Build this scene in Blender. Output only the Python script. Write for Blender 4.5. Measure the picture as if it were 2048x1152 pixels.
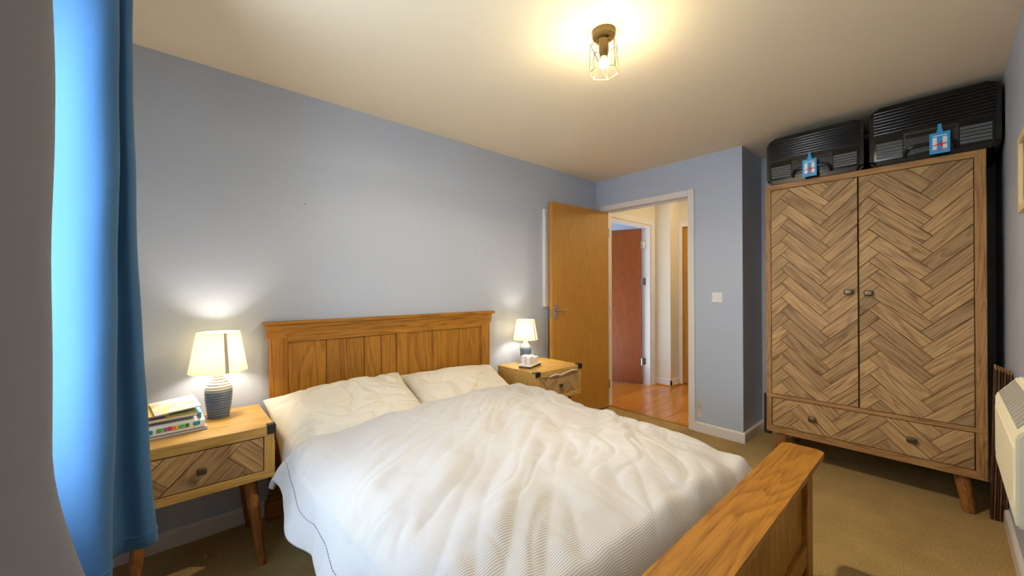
import bpy, bmesh, math, random
from mathutils import Vector, Matrix, noise
from math import sin, cos, pi, radians, sqrt, exp
random.seed(7)
scn = bpy.context.scene
for o in list(bpy.data.objects): bpy.data.objects.remove(o)

# ------------------------------------------------------------------ camera
YAW, PITCH, ROLL, FPX = radians(48.415), radians(-0.136), radians(-0.218), 769.24
F = Vector((cos(YAW)*cos(PITCH), sin(YAW)*cos(PITCH), -sin(PITCH)))
R_ = Vector((sin(YAW), -cos(YAW), 0)); U_ = R_.cross(F)
R2 = R_*cos(ROLL)+U_*sin(ROLL); U2 = -R_*sin(ROLL)+U_*cos(ROLL)
cd = bpy.data.cameras.new('camera'); cam = bpy.data.objects.new('camera', cd)
scn.collection.objects.link(cam)
m = Matrix((R2, U2, -F)).transposed().to_4x4(); m.translation = Vector((0, 0, 1.26))
cam.matrix_world = m
cd.sensor_width = 36; cd.lens = FPX/2048*36; cd.clip_start = 0.02
scn.camera = cam

# ------------------------------------------------------------------ world, lights, exposure
SKY = 13.0
w = bpy.data.worlds.new('world'); scn.world = w; w.use_nodes = True
bg = w.node_tree.nodes['Background']
bg.inputs[0].default_value = (0.70, 0.85, 1.0, 1); bg.inputs[1].default_value = SKY
scn.view_settings.view_transform = 'Standard'; scn.view_settings.look = 'None'
scn.view_settings.exposure = 0.3; scn.view_settings.gamma = 1.0
scn.view_settings.use_curve_mapping = False

def light(name, kind, loc, power, color, size=0.05, rot=None, portal=False, sy=None):
    l = bpy.data.lights.new(name, kind); l.energy = power; l.color = color
    if kind == 'AREA':
        l.size = size
        if sy: l.shape = 'RECTANGLE'; l.size_y = sy
        if portal: l.cycles.is_portal = True
    else: l.shadow_soft_size = size
    o = bpy.data.objects.new(name, l); scn.collection.objects.link(o); o.location = loc
    if rot: o.rotation_euler = rot
    return o
WARM = (1.0, 0.72, 0.38)
light('ceiling_bulb_light', 'POINT', (1.465, 1.02, 2.225), 8, (1.0, 0.86, 0.52), 0.03)
cb = light('ceiling_bulb_lower_half', 'AREA', (1.465, 1.02, 2.245), 20, (1.0, 0.84, 0.56), 0.05); cb.data.shape = 'DISK'   # a bulb whose neck shades its upper half
light('bedside_bulb_light', 'POINT', (0.176, 2.375, 0.955), 6.0, (1.0, 0.87, 0.68), 0.035)
light('bedside_bulb_light', 'POINT', (2.245, 2.36, 0.905), 4.2, (1.0, 0.87, 0.68), 0.03)
light('hall_bulb_light', 'POINT', (4.35, 1.35, 2.2), 16, (1.0, 0.80, 0.42), 0.06)
light('window_portal', 'AREA', (-0.47, 1.33, 1.42), 1, (1, 1, 1), 0.86, (0, radians(-90), 0), True, 1.46)
light('far_room_added_light', 'AREA', (4.2, 5.3, 1.5), 5, (0.6, 0.75, 1.0), 1.2, (radians(-90), 0, 0))  # cool light added for a presumed, unseen window; none is built there

# ------------------------------------------------------------------ materials
def s2l(c):
    return tuple((x/255/12.92 if x/255 <= .04045 else ((x/255+.055)/1.055)**2.4) for x in c)
class NT:
    def __init__(s, name):
        s.m = bpy.data.materials.new(name); s.m.use_nodes = True; s.t = s.m.node_tree
        s.b = s.t.nodes['Principled BSDF']
    def n(s, ty, **kw):
        x = s.t.nodes.new(ty)
        for k, v in kw.items():
            if k in ('inp',):
                for a, b in v.items(): x.inputs[a].default_value = b
            else: setattr(x, k, v)
        return x
    def l(s, a, b): s.t.links.new(a, b)
def ramp(nt, stops):
    r = nt.n('ShaderNodeValToRGB'); e = r.color_ramp.elements
    while len(e) < len(stops): e.new(0.5)
    for i, (p, c) in enumerate(stops): e[i].position = p; e[i].color = (*c, 1)
    return r
def plain(name, rgb, rough=0.5, metal=0.0, bump=0, bscale=60, vary=0.0, spec=None, lin=False):
    nt = NT(name); c = rgb if lin else s2l(rgb)
    nt.b.inputs['Base Color'].default_value = (*c, 1)
    nt.b.inputs['Roughness'].default_value = rough; nt.b.inputs['Metallic'].default_value = metal
    if spec is not None: nt.b.inputs['Specular IOR Level'].default_value = spec
    tc = nt.n('ShaderNodeTexCoord')
    nz = nt.n('ShaderNodeTexNoise', inp={'Scale': bscale, 'Detail': 4.0}); nt.l(tc.outputs['Object'], nz.inputs['Vector'])
    if bump:
        b = nt.n('ShaderNodeBump', inp={'Strength': bump, 'Distance': 0.002})
        nt.l(nz.outputs[0], b.inputs['Height']); nt.l(b.outputs[0], nt.b.inputs['Normal'])
    if vary:
        n2 = nt.n('ShaderNodeTexNoise', inp={'Scale': bscale/12, 'Detail': 3.0}); nt.l(tc.outputs['Object'], n2.inputs['Vector'])
        r = ramp(nt, [(0.3, tuple(x*(1-vary) for x in c)), (0.7, tuple(min(1, x*(1+vary)) for x in c))])
        nt.l(n2.outputs[0], r.inputs[0]); nt.l(r.outputs[0], nt.b.inputs['Base Color'])
    return nt.m
def wood(name, light_c, dark_c, axis='X', rough=0.42, ring=9.0, vary=0.25, contrast=1.0, pore=0.5, coat=0.0):
    """oak: stretched grain along the object's own axis; each object gets its own cut and tone"""
    nt = NT(name); tc = nt.n('ShaderNodeTexCoord'); oi = nt.n('ShaderNodeObjectInfo')
    mul = nt.n('ShaderNodeVectorMath', operation='MULTIPLY'); mul.inputs[1].default_value = (7.3, 3.1, 5.7)
    comb = nt.n('ShaderNodeCombineXYZ')
    for i in range(3): nt.l(oi.outputs['Random'], comb.inputs[i])
    nt.l(comb.outputs[0], mul.inputs[0])
    add = nt.n('ShaderNodeVectorMath', operation='ADD'); nt.l(tc.outputs['Object'], add.inputs[0]); nt.l(mul.outputs[0], add.inputs[1])
    sc = [1.0, 1.0, 1.0]; sc['XYZ'.index(axis)] = 0.11
    mp = nt.n('ShaderNodeMapping'); mp.inputs['Scale'].default_value = sc; nt.l(add.outputs[0], mp.inputs[0])
    # growth rings: contour lines of a stretched noise
    n1 = nt.n('ShaderNodeTexNoise', inp={'Scale': ring, 'Detail': 2.0, 'Roughness': 0.45, 'Distortion': 0.3}); nt.l(mp.outputs[0], n1.inputs['Vector'])
    mm = nt.n('ShaderNodeMath', operation='MULTIPLY'); mm.inputs[1].default_value = 16.0; nt.l(n1.outputs[0], mm.inputs[0])
    fr = nt.n('ShaderNodeMath', operation='FRACT'); nt.l(mm.outputs[0], fr.inputs[0])
    sc2 = [170.0, 170.0, 170.0]; sc2['XYZ'.index(axis)] = 7.0
    mp2 = nt.n('ShaderNodeMapping'); mp2.inputs['Scale'].default_value = sc2; nt.l(add.outputs[0], mp2.inputs[0])
    n2 = nt.n('ShaderNodeTexNoise', inp={'Scale': 1.0, 'Detail': 3.0}); nt.l(mp2.outputs[0], n2.inputs['Vector'])
    n3 = nt.n('ShaderNodeTexNoise', inp={'Scale': 3.0, 'Detail': 3.0}); nt.l(mp.outputs[0], n3.inputs['Vector'])
    rr = ramp(nt, [(0.0, (0, 0, 0)), (0.45, (0.15,)*3), (0.86, (0.85,)*3), (1.0, (0, 0, 0))]); nt.l(fr.outputs[0], rr.inputs[0])
    pr = ramp(nt, [(0.36, (1, 1, 1)), (0.52, (0, 0, 0))]); nt.l(n2.outputs[0], pr.inputs[0])
    a = nt.n('ShaderNodeMath', operation='MULTIPLY'); a.inputs[1].default_value = 0.5*contrast; nt.l(rr.outputs[0], a.inputs[0])
    b = nt.n('ShaderNodeMath', operation='MULTIPLY'); b.inputs[1].default_value = pore; nt.l(pr.outputs[0], b.inputs[0])
    s = nt.n('ShaderNodeMath', operation='ADD'); nt.l(a.outputs[0], s.inputs[0]); nt.l(b.outputs[0], s.inputs[1])
    c = nt.n('ShaderNodeMath', operation='MULTIPLY_ADD'); c.inputs[1].default_value = 0.5; c.inputs[2].default_value = -0.2
    nt.l(n3.outputs[0], c.inputs[0])
    s2 = nt.n('ShaderNodeMath', operation='ADD', use_clamp=True); nt.l(s.outputs[0], s2.inputs[0]); nt.l(c.outputs[0], s2.inputs[1])
    L, D = s2l(light_c), s2l(dark_c)
    cr = ramp(nt, [(0.0, L), (1.0, D)]); nt.l(s2.outputs[0], cr.inputs[0])
    vr = nt.n('ShaderNodeMath', operation='MULTIPLY_ADD'); vr.inputs[1].default_value = vary*2; vr.inputs[2].default_value = 1-vary
    wn = nt.n('ShaderNodeTexWhiteNoise', noise_dimensions='1D'); nt.l(oi.outputs['Random'], wn.inputs['W'])
    nt.l(wn.outputs['Value'], vr.inputs[0])
    hs = nt.n('ShaderNodeHueSaturation'); nt.l(cr.outputs[0], hs.inputs['Color']); nt.l(vr.outputs[0], hs.inputs['Value'])
    nt.l(hs.outputs[0], nt.b.inputs['Base Color'])
    nt.b.inputs['Roughness'].default_value = rough
    nt.b.inputs['Specular IOR Level'].default_value = 0.35
    if coat: nt.b.inputs['Coat Weight'].default_value = coat; nt.b.inputs['Coat Roughness'].default_value = 0.15
    bp = nt.n('ShaderNodeBump', inp={'Strength': 0.25, 'Distance': 0.0012}); bp.invert = True
    nt.l(s2.outputs[0], bp.inputs['Height']); nt.l(bp.outputs[0], nt.b.inputs['Normal'])
    return nt.m
def woods(name, *a, **k): return {x: wood(name+'_'+x.lower(), *a, axis=x, **k) for x in 'XYZ'}

M = {}
M['wall'] = plain('blue_wall_paint', (184, 193, 212), 0.5, bump=0.08, bscale=220)
M['wallw'] = plain('cream_hall_paint', (222, 214, 200), 0.6, bump=0.05, bscale=200)
M['ceil'] = plain('cream_ceiling_paint', (240, 225, 198), 0.8)
M['trim'] = plain('white_gloss_trim', (226, 222, 222), 0.35)
M['carpet'] = None
def carpet():
    nt = NT('beige_carpet'); tc = nt.n('ShaderNodeTexCoord')
    n1 = nt.n('ShaderNodeTexNoise', inp={'Scale': 170.0, 'Detail': 3.0, 'Roughness': 0.75}); nt.l(tc.outputs['Object'], n1.inputs['Vector'])
    n2 = nt.n('ShaderNodeTexNoise', inp={'Scale': 5.0, 'Detail': 4.0}); nt.l(tc.outputs['Object'], n2.inputs['Vector'])
    r1 = ramp(nt, [(0.33, s2l((130, 104, 64))), (0.48, s2l((186, 158, 106))), (0.75, s2l((206, 180, 128)))]); nt.l(n1.outputs[0], r1.inputs[0])
    r2 = ramp(nt, [(0.3, (0.8,)*3), (0.7, (1,)*3)]); nt.l(n2.outputs[0], r2.inputs[0])
    mx = nt.n('ShaderNodeMix', data_type='RGBA', blend_type='MULTIPLY'); mx.inputs[0].default_value = 1
    nt.l(r1.outputs[0], mx.inputs[6]); nt.l(r2.outputs[0], mx.inputs[7]); nt.l(mx.outputs[2], nt.b.inputs['Base Color'])
    nt.b.inputs['Roughness'].default_value = 0.95; nt.b.inputs['Specular IOR Level'].default_value = 0.1
    b = nt.n('ShaderNodeBump', inp={'Strength': 0.8, 'Distance': 0.004}); nt.l(n1.outputs[0], b.inputs['Height']); nt.l(b.outputs[0], nt.b.inputs['Normal'])
    return nt.m
M['carpet'] = carpet()
bedoak = woods('golden_bed_oak', (176, 122, 44), (112, 64, 14), rough=0.42, ring=5.0, vary=0.09, contrast=1.0, pore=0.35)
rustic = woods('rustic_oak', (188, 152, 104), (98, 64, 38), rough=0.5, ring=6.0, vary=0.18, contrast=0.9, pore=0.45)
rusticf = woods('rustic_oak_frame', (180, 136, 84), (104, 66, 34), rough=0.5, ring=8.0, vary=0.06, contrast=0.9, pore=0.4)
nstop = woods('nightstand_oak', (204, 164, 92), (142, 102, 48), rough=0.42, ring=6.0, vary=0.06, contrast=0.7, pore=0.4)
doorw = woods('door_veneer', (188, 136, 58), (150, 98, 32), rough=0.5, ring=5.0, vary=0.03, contrast=0.45, pore=0.3)
doorr = woods('red_door_veneer', (146, 76, 24), (96, 44, 10), rough=0.5, ring=5.0, vary=0.03, contrast=0.5, pore=0.3)
floorw = woods('hall_board_oak', (210, 142, 50), (166, 98, 26), rough=0.25, ring=6.0, vary=0.12, contrast=0.5, pore=0.3, coat=0.4)
legw = woods('tapered_leg_oak', (160, 104, 52), (96, 56, 26), rough=0.45, vary=0.05)
M['gap'] = plain('dark_joint', (40, 22, 10), 0.8)
M['bronze'] = plain('aged_bronze', (110, 96, 78), 0.32, 0.8, bump=0.1, bscale=90)
M['chrome'] = plain('satin_chrome', (190, 190, 192), 0.25, 0.95)
M['blackrub'] = plain('black_rubber', (34, 28, 28), 0.55)
M['blackcase'] = plain('black_polycarbonate', (13, 14, 18), 0.22, bump=0.15, bscale=260)
M['casepanel'] = plain('grey_black_textured_panel', (84, 88, 92), 0.4, bump=0.4, bscale=500)
M['casedark'] = plain('dark_textured_panel', (50, 53, 56), 0.45, bump=0.4, bscale=500)
M['tagblue'] = plain('sky_blue_vinyl', (40, 160, 225), 0.45)
M['white'] = plain('white_plastic', (235, 235, 240), 0.35)
M['red'] = plain('red_print', (200, 40, 50), 0.5)
M['heater'] = plain('cream_enamel', (226, 218, 190), 0.4)
M['grille'] = plain('grey_grille', (150, 146, 140), 0.6)
M['glass'] = None
nt = NT('window_glass'); nt.b.inputs['Transmission Weight'].default_value = 1; nt.b.inputs['Roughness'].default_value = 0; nt.b.inputs['IOR'].default_value = 1.02
M['glass'] = nt.m

def fabric(name, c1, trans=0.0, rough=0.85, weave=900.0, bump=0.25, stripe=None):
    nt = NT(name); tc = nt.n('ShaderNodeTexCoord'); c = s2l(c1)
    nz = nt.n('ShaderNodeTexNoise', inp={'Scale': weave, 'Detail': 2.0}); nt.l(tc.outputs['Object'], nz.inputs['Vector'])
    b = nt.n('ShaderNodeBump', inp={'Strength': bump, 'Distance': 0.001}); nt.l(nz.outputs[0], b.inputs['Height']); nt.l(b.outputs[0], nt.b.inputs['Normal'])
    nt.b.inputs['Roughness'].default_value = rough; nt.b.inputs['Specular IOR Level'].default_value = 0.15
    nt.b.inputs['Sheen Weight'].default_value = 0.15
    if stripe:
        sep = nt.n('ShaderNodeSeparateXYZ'); nt.l(tc.outputs['UV'], sep.inputs[0])
        m1 = nt.n('ShaderNodeMath', operation='MULTIPLY'); m1.inputs[1].default_value = stripe[0]; nt.l(sep.outputs[1], m1.inputs[0])
        f1 = nt.n('ShaderNodeMath', operation='FRACT'); nt.l(m1.outputs[0], f1.inputs[0])
        n2 = nt.n('ShaderNodeTexNoise', inp={'Scale': 6.0, 'Detail': 2.0}); nt.l(tc.outputs['Object'], n2.inputs['Vector'])
        r = ramp(nt, [(0.0, s2l(stripe[1])), (0.30, s2l(stripe[1])), (0.42, c), (0.9, c), (1.0, s2l(stripe[1]))])
        nt.l(f1.outputs[0], r.inputs[0]); nt.l(r.outputs[0], nt.b.inputs['Base Color'])
    else: nt.b.inputs['Base Color'].default_value = (*c, 1)
    if trans:
        tr = nt.n('ShaderNodeBsdfTranslucent'); tr.inputs[0].default_value = (*c, 1)
        mx = nt.n('ShaderNodeMixShader'); mx.inputs[0].default_value = trans
        nt.l(nt.b.outputs[0], mx.inputs[1]); nt.l(tr.outputs[0], mx.inputs[2])
        nt.l(mx.outputs[0], nt.t.nodes['Material Output'].inputs[0])
    return nt.m
M['duvet'] = fabric('ticking_stripe_cotton', (200, 201, 205), stripe=(158.0, (168, 161, 158)), weave=500)
M['pillow'] = fabric('cream_cotton', (218, 212, 200), stripe=(150.0, (206, 199, 186)), weave=500)
M['sheet'] = fabric('mattress_cover', (210, 208, 205))
M['curtain'] = fabric('blue_blackout_fabric', (62, 102, 142), trans=0.05, weave=700)
M['curtain_shaded'] = fabric('shade_painted_blackout_fabric', (112, 112, 122), trans=0.05, weave=700)  # same blue curtain fabric, its shade painted into a greyer colour
M['shade'] = fabric('ivory_lamp_shade', (254, 248, 226), trans=0.6, weave=600, bump=0.1)

# ------------------------------------------------------------------ object helpers
C = scn.collection
def root(name, loc, label, cat, group=None, rz=0):
    o = bpy.data.objects.new(name, None); C.objects.link(o); o.location = loc; o.rotation_euler = (0, 0, rz)
    o.empty_display_size = 0.05
    tag(o, label, cat, group); return o
def tag(o, label=None, cat=None, group=None, kind=None):
    if label: o['label'] = label
    if cat: o['category'] = cat
    if group: o['group'] = group
    if kind: o['kind'] = kind
    return o
def link(name, bm, mat, parent=None, local=False, smooth=False, uv=None):
    """bm is given in world coordinates unless local; a parented mesh is shifted to its thing's origin"""
    bmesh.ops.recalc_face_normals(bm, faces=bm.faces[:])
    if parent is not None and not local:
        off = Vector((0, 0, 0)); p = parent
        while p is not None: off += p.location; p = p.parent
        bmesh.ops.translate(bm, verts=bm.verts[:], vec=-off)
    me = bpy.data.meshes.new(name); 
    if smooth:
        for f in bm.faces: f.smooth = True
    bm.to_mesh(me); bm.free()
    me.materials.append(mat)
    o = bpy.data.objects.new(name, me); C.objects.link(o); o.parent = parent
    if smooth == 'auto': 
        try: me.set_sharp_from_angle(angle=radians(35))
        except Exception: pass
    return o
def bx(bm, x0, x1, y0, y1, z0, z1, bev=0.0, seg=1):
    vs = [bm.verts.new((x, y, z)) for x in (x0, x1) for y in (y0, y1) for z in (z0, z1)]
    q = [(0, 1, 3, 2), (4, 6, 7, 5), (0, 4, 5, 1), (2, 3, 7, 6), (0, 2, 6, 4), (1, 5, 7, 3)]
    fs = [bm.faces.new([vs[i] for i in f]) for f in q]
    if bev:
        es = list({e for f in fs for e in f.edges})
        bmesh.ops.bevel(bm, geom=es, offset=bev, segments=seg, affect='EDGES', profile=0.6)
def box(name, x0, x1, y0, y1, z0, z1, mat, parent=None, bev=0.0, seg=1, local=False):
    bm = bmesh.new(); bx(bm, x0, x1, y0, y1, z0, z1, bev, seg)
    return link(name, bm, mat, parent, local, smooth='auto' if seg > 1 else False)
def prism(bm, prof, axis, a0, a1):
    """extrude closed 2D profile along axis; prof in the other two axes, order kept"""
    n = len(prof); rows = []
    for a in (a0, a1):
        r = []
        for p, q in prof:
            v = {'X': (a, p, q), 'Y': (p, a, q), 'Z': (p, q, a)}[axis]; r.append(bm.verts.new(v))
        rows.append(r)
    for i in range(n): bm.faces.new((rows[0][i], rows[0][(i+1) % n], rows[1][(i+1) % n], rows[1][i]))
    bm.faces.new(rows[0]); bm.faces.new(rows[1][::-1])
def lathe(bm, prof, c, seg=32, cap=True):
    rings = []
    for r, z in prof:
        rings.append([bm.verts.new((c[0]+r*cos(2*pi*i/seg), c[1]+r*sin(2*pi*i/seg), c[2]+z)) for i in range(seg)])
    for a, b in zip(rings, rings[1:]):
        for i in range(seg): bm.faces.new((a[i], a[(i+1) % seg], b[(i+1) % seg], b[i]))
    if cap: bm.faces.new(rings[0][::-1]); bm.faces.new(rings[-1])
def tube(bm, pts, r, seg=8, cap=True, r2=None):
    pts = [Vector(p) for p in pts]; rings = []
    for i, p in enumerate(pts):
        d = (pts[min(i+1, len(pts)-1)]-pts[max(i-1, 0)]).normalized()
        up = Vector((0, 0, 1)) if abs(d.z) < 0.9 else Vector((1, 0, 0))
        a = d.cross(up).normalized(); b = d.cross(a)
        rr = r if r2 is None else r+(r2-r)*i/(len(pts)-1)
        rings.append([bm.verts.new(p+a*rr*cos(2*pi*k/seg)+b*rr*sin(2*pi*k/seg)) for k in range(seg)])
    for x, y in zip(rings, rings[1:]):
        for i in range(seg): bm.faces.new((x[i], x[(i+1) % seg], y[(i+1) % seg], y[i]))
    if cap: bm.faces.new(rings[0][::-1]); bm.faces.new(rings[-1])
def tubeo(name, pts, r, mat, parent=None, seg=8, r2=None, local=False):
    bm = bmesh.new(); tube(bm, pts, r, seg, True, r2); return link(name, bm, mat, parent, local, smooth='auto')
def grid(bm, P, nu, nv, uvf=None, close=False):
    vs = [[bm.verts.new(P(i/(nu-1), j/(nv-1))) for j in range(nv)] for i in range(nu)]
    uvl = bm.loops.layers.uv.verify() if uvf else None
    for i in range(nu-1):
        for j in range(nv-1):
            f = bm.faces.new((vs[i][j], vs[i+1][j], vs[i+1][j+1], vs[i][j+1]))
            if uvf:
                for lp, (a, b) in zip(f.loops, ((i, j), (i+1, j), (i+1, j+1), (i, j+1))): lp[uvl].uv = uvf(a/(nu-1), b/(nv-1))
def struct(o): o['kind'] = 'structure'; return o
def copy_tree(o, parent=None):
    c = o.copy(); C.objects.link(c); c.parent = parent
    for ch in [x for x in bpy.data.objects if x.parent == o]: copy_tree(ch, c)
    return c

# herringbone pieces clipped to a rectangle: returns [(polygon in rect coords, angle)]
def clip(poly, x0, x1, y0, y1):
    for ax, v, sg in ((0, x0, 1), (0, x1, -1), (1, y0, 1), (1, y1, -1)):
        out = []
        for i in range(len(poly)):
            a, b = poly[i], poly[(i+1) % len(poly)]
            da, db = (a[ax]-v)*sg, (b[ax]-v)*sg
            if da >= 0: out.append(a)
            if (da >= 0) != (db >= 0):
                t = da/(da-db); out.append((a[0]+(b[0]-a[0])*t, a[1]+(b[1]-a[1])*t))
        poly = out
        if len(poly) < 3: return []
    return poly
def area(p): return abs(sum(p[i][0]*p[(i+1) % len(p)][1]-p[(i+1) % len(p)][0]*p[i][1] for i in range(len(p))))/2
def herring(W, H, w, n, ox, oy, ang=pi/4):
    res = []; c, s = cos(ang), sin(ang)
    for mm in range(-8, 9):
        for k in range(-60, 61):
            for kind in (0, 1):
                if kind == 0: x, y, dx, dy = k+n*mm, k-n*mm, n, 1
                else: x, y, dx, dy = k+n+n*mm, k+1-n-n*mm, 1, n
                q = [(x, y), (x+dx, y), (x+dx, y+dy), (x, y+dy)]
                q = [((a*c-b*s)*w+ox, (a*s+b*c)*w+oy) for a, b in q]
                if max(p[0] for p in q) < 0 or min(p[0] for p in q) > W or max(p[1] for p in q) < 0 or min(p[1] for p in q) > H: continue
                q = clip(q, 0, W, 0, H)
                if q and area(q) > 0.00012: res.append((q, ang if kind == 0 else ang+pi/2))
    return res
def plank(poly, ang, origin, ux, uz, nrm, th, mat, parent, inset=0.0011, name='plank'):
    """a flat wooden piece with recessed joint; local X runs along its grain"""
    cx = sum(p[0] for p in poly)/len(poly); cy = sum(p[1] for p in poly)/len(poly)
    c, s = cos(ang), sin(ang)
    loc = [((p[0]-cx)*c+(p[1]-cy)*s, -(p[0]-cx)*s+(p[1]-cy)*c) for p in poly]
    def shr(pts, d):
        out = []
        for i in range(len(pts)):
            a, b, e = Vector(pts[i-1]), Vector(pts[i]), Vector(pts[(i+1) % len(pts)])
            n1 = (b-a); n2 = (e-b)
            if n1.length < 1e-6 or n2.length < 1e-6: out.append(tuple(b)); continue
            n1.normalize(); n2.normalize(); m1 = Vector((-n1.y, n1.x)); m2 = Vector((-n2.y, n2.x))
            k = m1+m2; k = k/max(0.3, k.dot(m1)) if k.length > 1e-6 else m1
            out.append((b.x+k.x*d, b.y+k.y*d))
        return out
    ar = sum(loc[i][0]*loc[(i+1) % len(loc)][1]-loc[(i+1) % len(loc)][0]*loc[i][1] for i in range(len(loc)))
    if ar < 0: loc = loc[::-1]
    a = shr(loc, inset); b = shr(loc, inset+0.0012)
    bm = bmesh.new(); n = len(loc)
    lo = [bm.verts.new((p[0], p[1], 0)) for p in a]; mi = [bm.verts.new((p[0], p[1], th-0.0012)) for p in a]; hi = [bm.verts.new((p[0], p[1], th)) for p in b]
    bm.faces.new(lo[::-1]); bm.faces.new(hi)
    for r, q in ((lo, mi), (mi, hi)):
        for i in range(n): bm.faces.new((r[i], r[(i+1) % n], q[(i+1) % n], q[i]))
    o = link(name, bm, mat, parent, True)
    X = (ux*c+uz*s); Y = (-ux*s+uz*c)
    mt = Matrix((X, Y, nrm)).transposed().to_4x4(); mt.translation = origin+ux*cx+uz*cy
    o.matrix_local = mt
    return o

# ------------------------------------------------------------------ setting
ZC = 2.42; YW = 2.528; XE = 3.478; XB = 3.968; YR = -0.217; XW = -0.36
struct(box('floor', XW-0.3, 3.53, YR-0.1, YW+0.1, -0.1, 0, M['carpet']))
struct(box('floor', 3.49, 4.1, YR-0.1, 1.15, -0.1, -0.0005, M['carpet']))
struct(box('ceiling', XW-0.3, 5.6, YR-0.1, 6.0, ZC, ZC+0.1, M['ceil']))
struct(box('wall_left', XW-0.3, XE+0.1, YW, YW+0.12, 0, ZC, M['wall']))
struct(box('wall_right', XW-0.3, 4.1, YR-0.12, YR, 0, ZC, M['wall']))
bm = bmesh.new()      # end wall with the doorway, a return, and the wardrobe alcove
bx(bm, XE, XE+0.1, 2.43, YW, 0, ZC); bx(bm, XE, XE+0.1, 1.505, 2.43, 2.115, ZC); bx(bm, XE, XE+0.1, 1.094, 1.505, 0, ZC)
bx(bm, XE+0.1, XB, 1.094, 1.194, 0, ZC); bx(bm, XB, XB+0.1, YR, 1.194, 0, ZC)
struct(link('wall_end', bm, M['wall']))
bm = bmesh.new()      # window wall, opening y .92..1.74, z .70..2.14
WY0, WY1, WZ0, WZ1 = 0.92, 1.74, 0.70, 2.14
bx(bm, XW-0.2, XW, YR, WY0, 0, ZC); bx(bm, XW-0.2, XW, WY1, YW, 0, ZC); bx(bm, XW-0.2, XW, WY0, WY1, 0, WZ0); bx(bm, XW-0.2, XW, WY0, WY1, WZ1, ZC)
struct(link('wall_window', bm, M['wall']))
win = root('window_1', (XW-0.12, (WY0+WY1)/2, WZ0), None, None); win['kind'] = 'structure'
bm = bmesh.new(); a, b = XW-0.15, XW-0.09
bx(bm, a, b, WY0, WY0+0.05, WZ0, WZ1); bx(bm, a, b, WY1-0.05, WY1, WZ0, WZ1); bx(bm, a, b, WY0, WY1, WZ0, WZ0+0.05); bx(bm, a, b, WY0, WY1, WZ1-0.05, WZ1)
link('window_frame', bm, M['trim'], win)
box('pane', XW-0.125, XW-0.12, WY0+0.04, WY1-0.04, WZ0+0.04, WZ1-0.04, M['glass'], win)
box('window_sill', XW-0.09, XW+0.02, WY0, WY1, WZ0-0.02, WZ0+0.005, M['trim'], win, 0.004)
def skirting(name, prof_axis, a0, a1, base, sgn, h=0.085):
    bm = bmesh.new(); t = 0.016*sgn
    pr = [(base, 0), (base+t, 0), (base+t, h-0.012), (base+t*0.7, h-0.004), (base+t*0.35, h), (base, h)]
    prism(bm, pr, prof_axis, a0, a1); return struct(link(name, bm, M['trim']))
skirting('baseboard_left', 'X', XW, XE, YW, -1)
skirting('baseboard_right', 'X', XW, XB, YR, 1)
skirting('baseboard_end', 'Y', 1.094-0.016, 1.475, XE, -1)
skirting('baseboard_return', 'X', XE, XB, 1.094, -1)
skirting('baseboard_alcove', 'Y', YR, 1.094, XB, -1)
skirting('baseboard_window', 'Y', YR, YW, XW, 1)
# bedroom door frame
dt = root('door_1', (XE, 1.95, 0), None, None); dt['kind'] = 'structure'
bm = bmesh.new()
for sx in (XE-0.016, XE+0.1):
    bx(bm, sx, sx+0.016, 1.474, 1.532, 0, 2.143, 0.004); bx(bm, sx, sx+0.016, 2.41, 2.468, 0, 2.143, 0.004); bx(bm, sx, sx+0.016, 1.532, 2.41, 2.085, 2.143, 0.004)
link('architrave', bm, M['trim'], dt)
bm = bmesh.new()
bx(bm, XE, XE+0.1, 1.505, 1.535, 0, 2.085); bx(bm, XE, XE+0.1, 2.408, 2.43, 0, 2.085); bx(bm, XE, XE+0.1, 1.505, 2.43, 2.085, 2.115)
bx(bm, XE+0.055, XE+0.07, 1.535, 1.547, 0, 2.085); bx(bm, XE+0.055, XE+0.07, 1.547, 2.37, 2.07, 2.085)
link('door_lining', bm, M['trim'], dt)
box('threshold_strip', 3.505, 3.54, 1.535, 2.408, 0, 0.006, plain('brass_strip', (200, 150, 60), 0.3, 0.7), dt, 0.002)
# door leaf, swung open along the headboard wall
leaf = root('door_leaf', (3.485, 2.378, 0.0), 'oak veneer bedroom door standing wide open against the headboard wall', 'door')
leaf.rotation_euler = (0, 0, 0)
hx = Vector((3.482, 2.376)); ex = Vector((2.632, 2.407)); d = (ex-hx).normalized(); nrm = Vector((d.y, -d.x))
if nrm.y < 0: nrm = -nrm
L = (ex-hx).length; th = 0.04
leaf.rotation_euler = (0, 0, math.atan2(d.y, d.x)); leaf.location = (hx.x, hx.y, 0)
# local: x along the leaf, room face at y=0, thickness towards the wall = -y (rotation is ~180 deg)
box('leaf_panel', 0, L, -th, 0, 0.012, 2.068, doorw['Z'], leaf, 0.0015, local=True)
bm = bmesh.new(); bx(bm, L-0.06, L-0.02, 0, 0.006, 0.98, 1.115, 0.003); hp = link('handle_plate', bm, M['chrome'], leaf, True)
bm = bmesh.new(); tube(bm, [(L-0.04, 0.004, 1.06), (L-0.04, 0.045, 1.06), (L-0.055, 0.052, 1.06), (L-0.11, 0.05, 1.062), (L-0.145, 0.046, 1.066)], 0.0085, 10)
link('handle_lever', bm, M['chrome'], hp, True, smooth='auto')
box('latch_plate', L, L+0.0015, -0.03, -0.012, 0.99, 1.07, M['chrome'], leaf, local=True)
for z in (0.25, 1.03, 1.85): tubeo('hinge', [(-0.006, 0.0, z-0.045), (-0.006, 0.0, z+0.045)], 0.007, M['chrome'], leaf, local=True)

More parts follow.
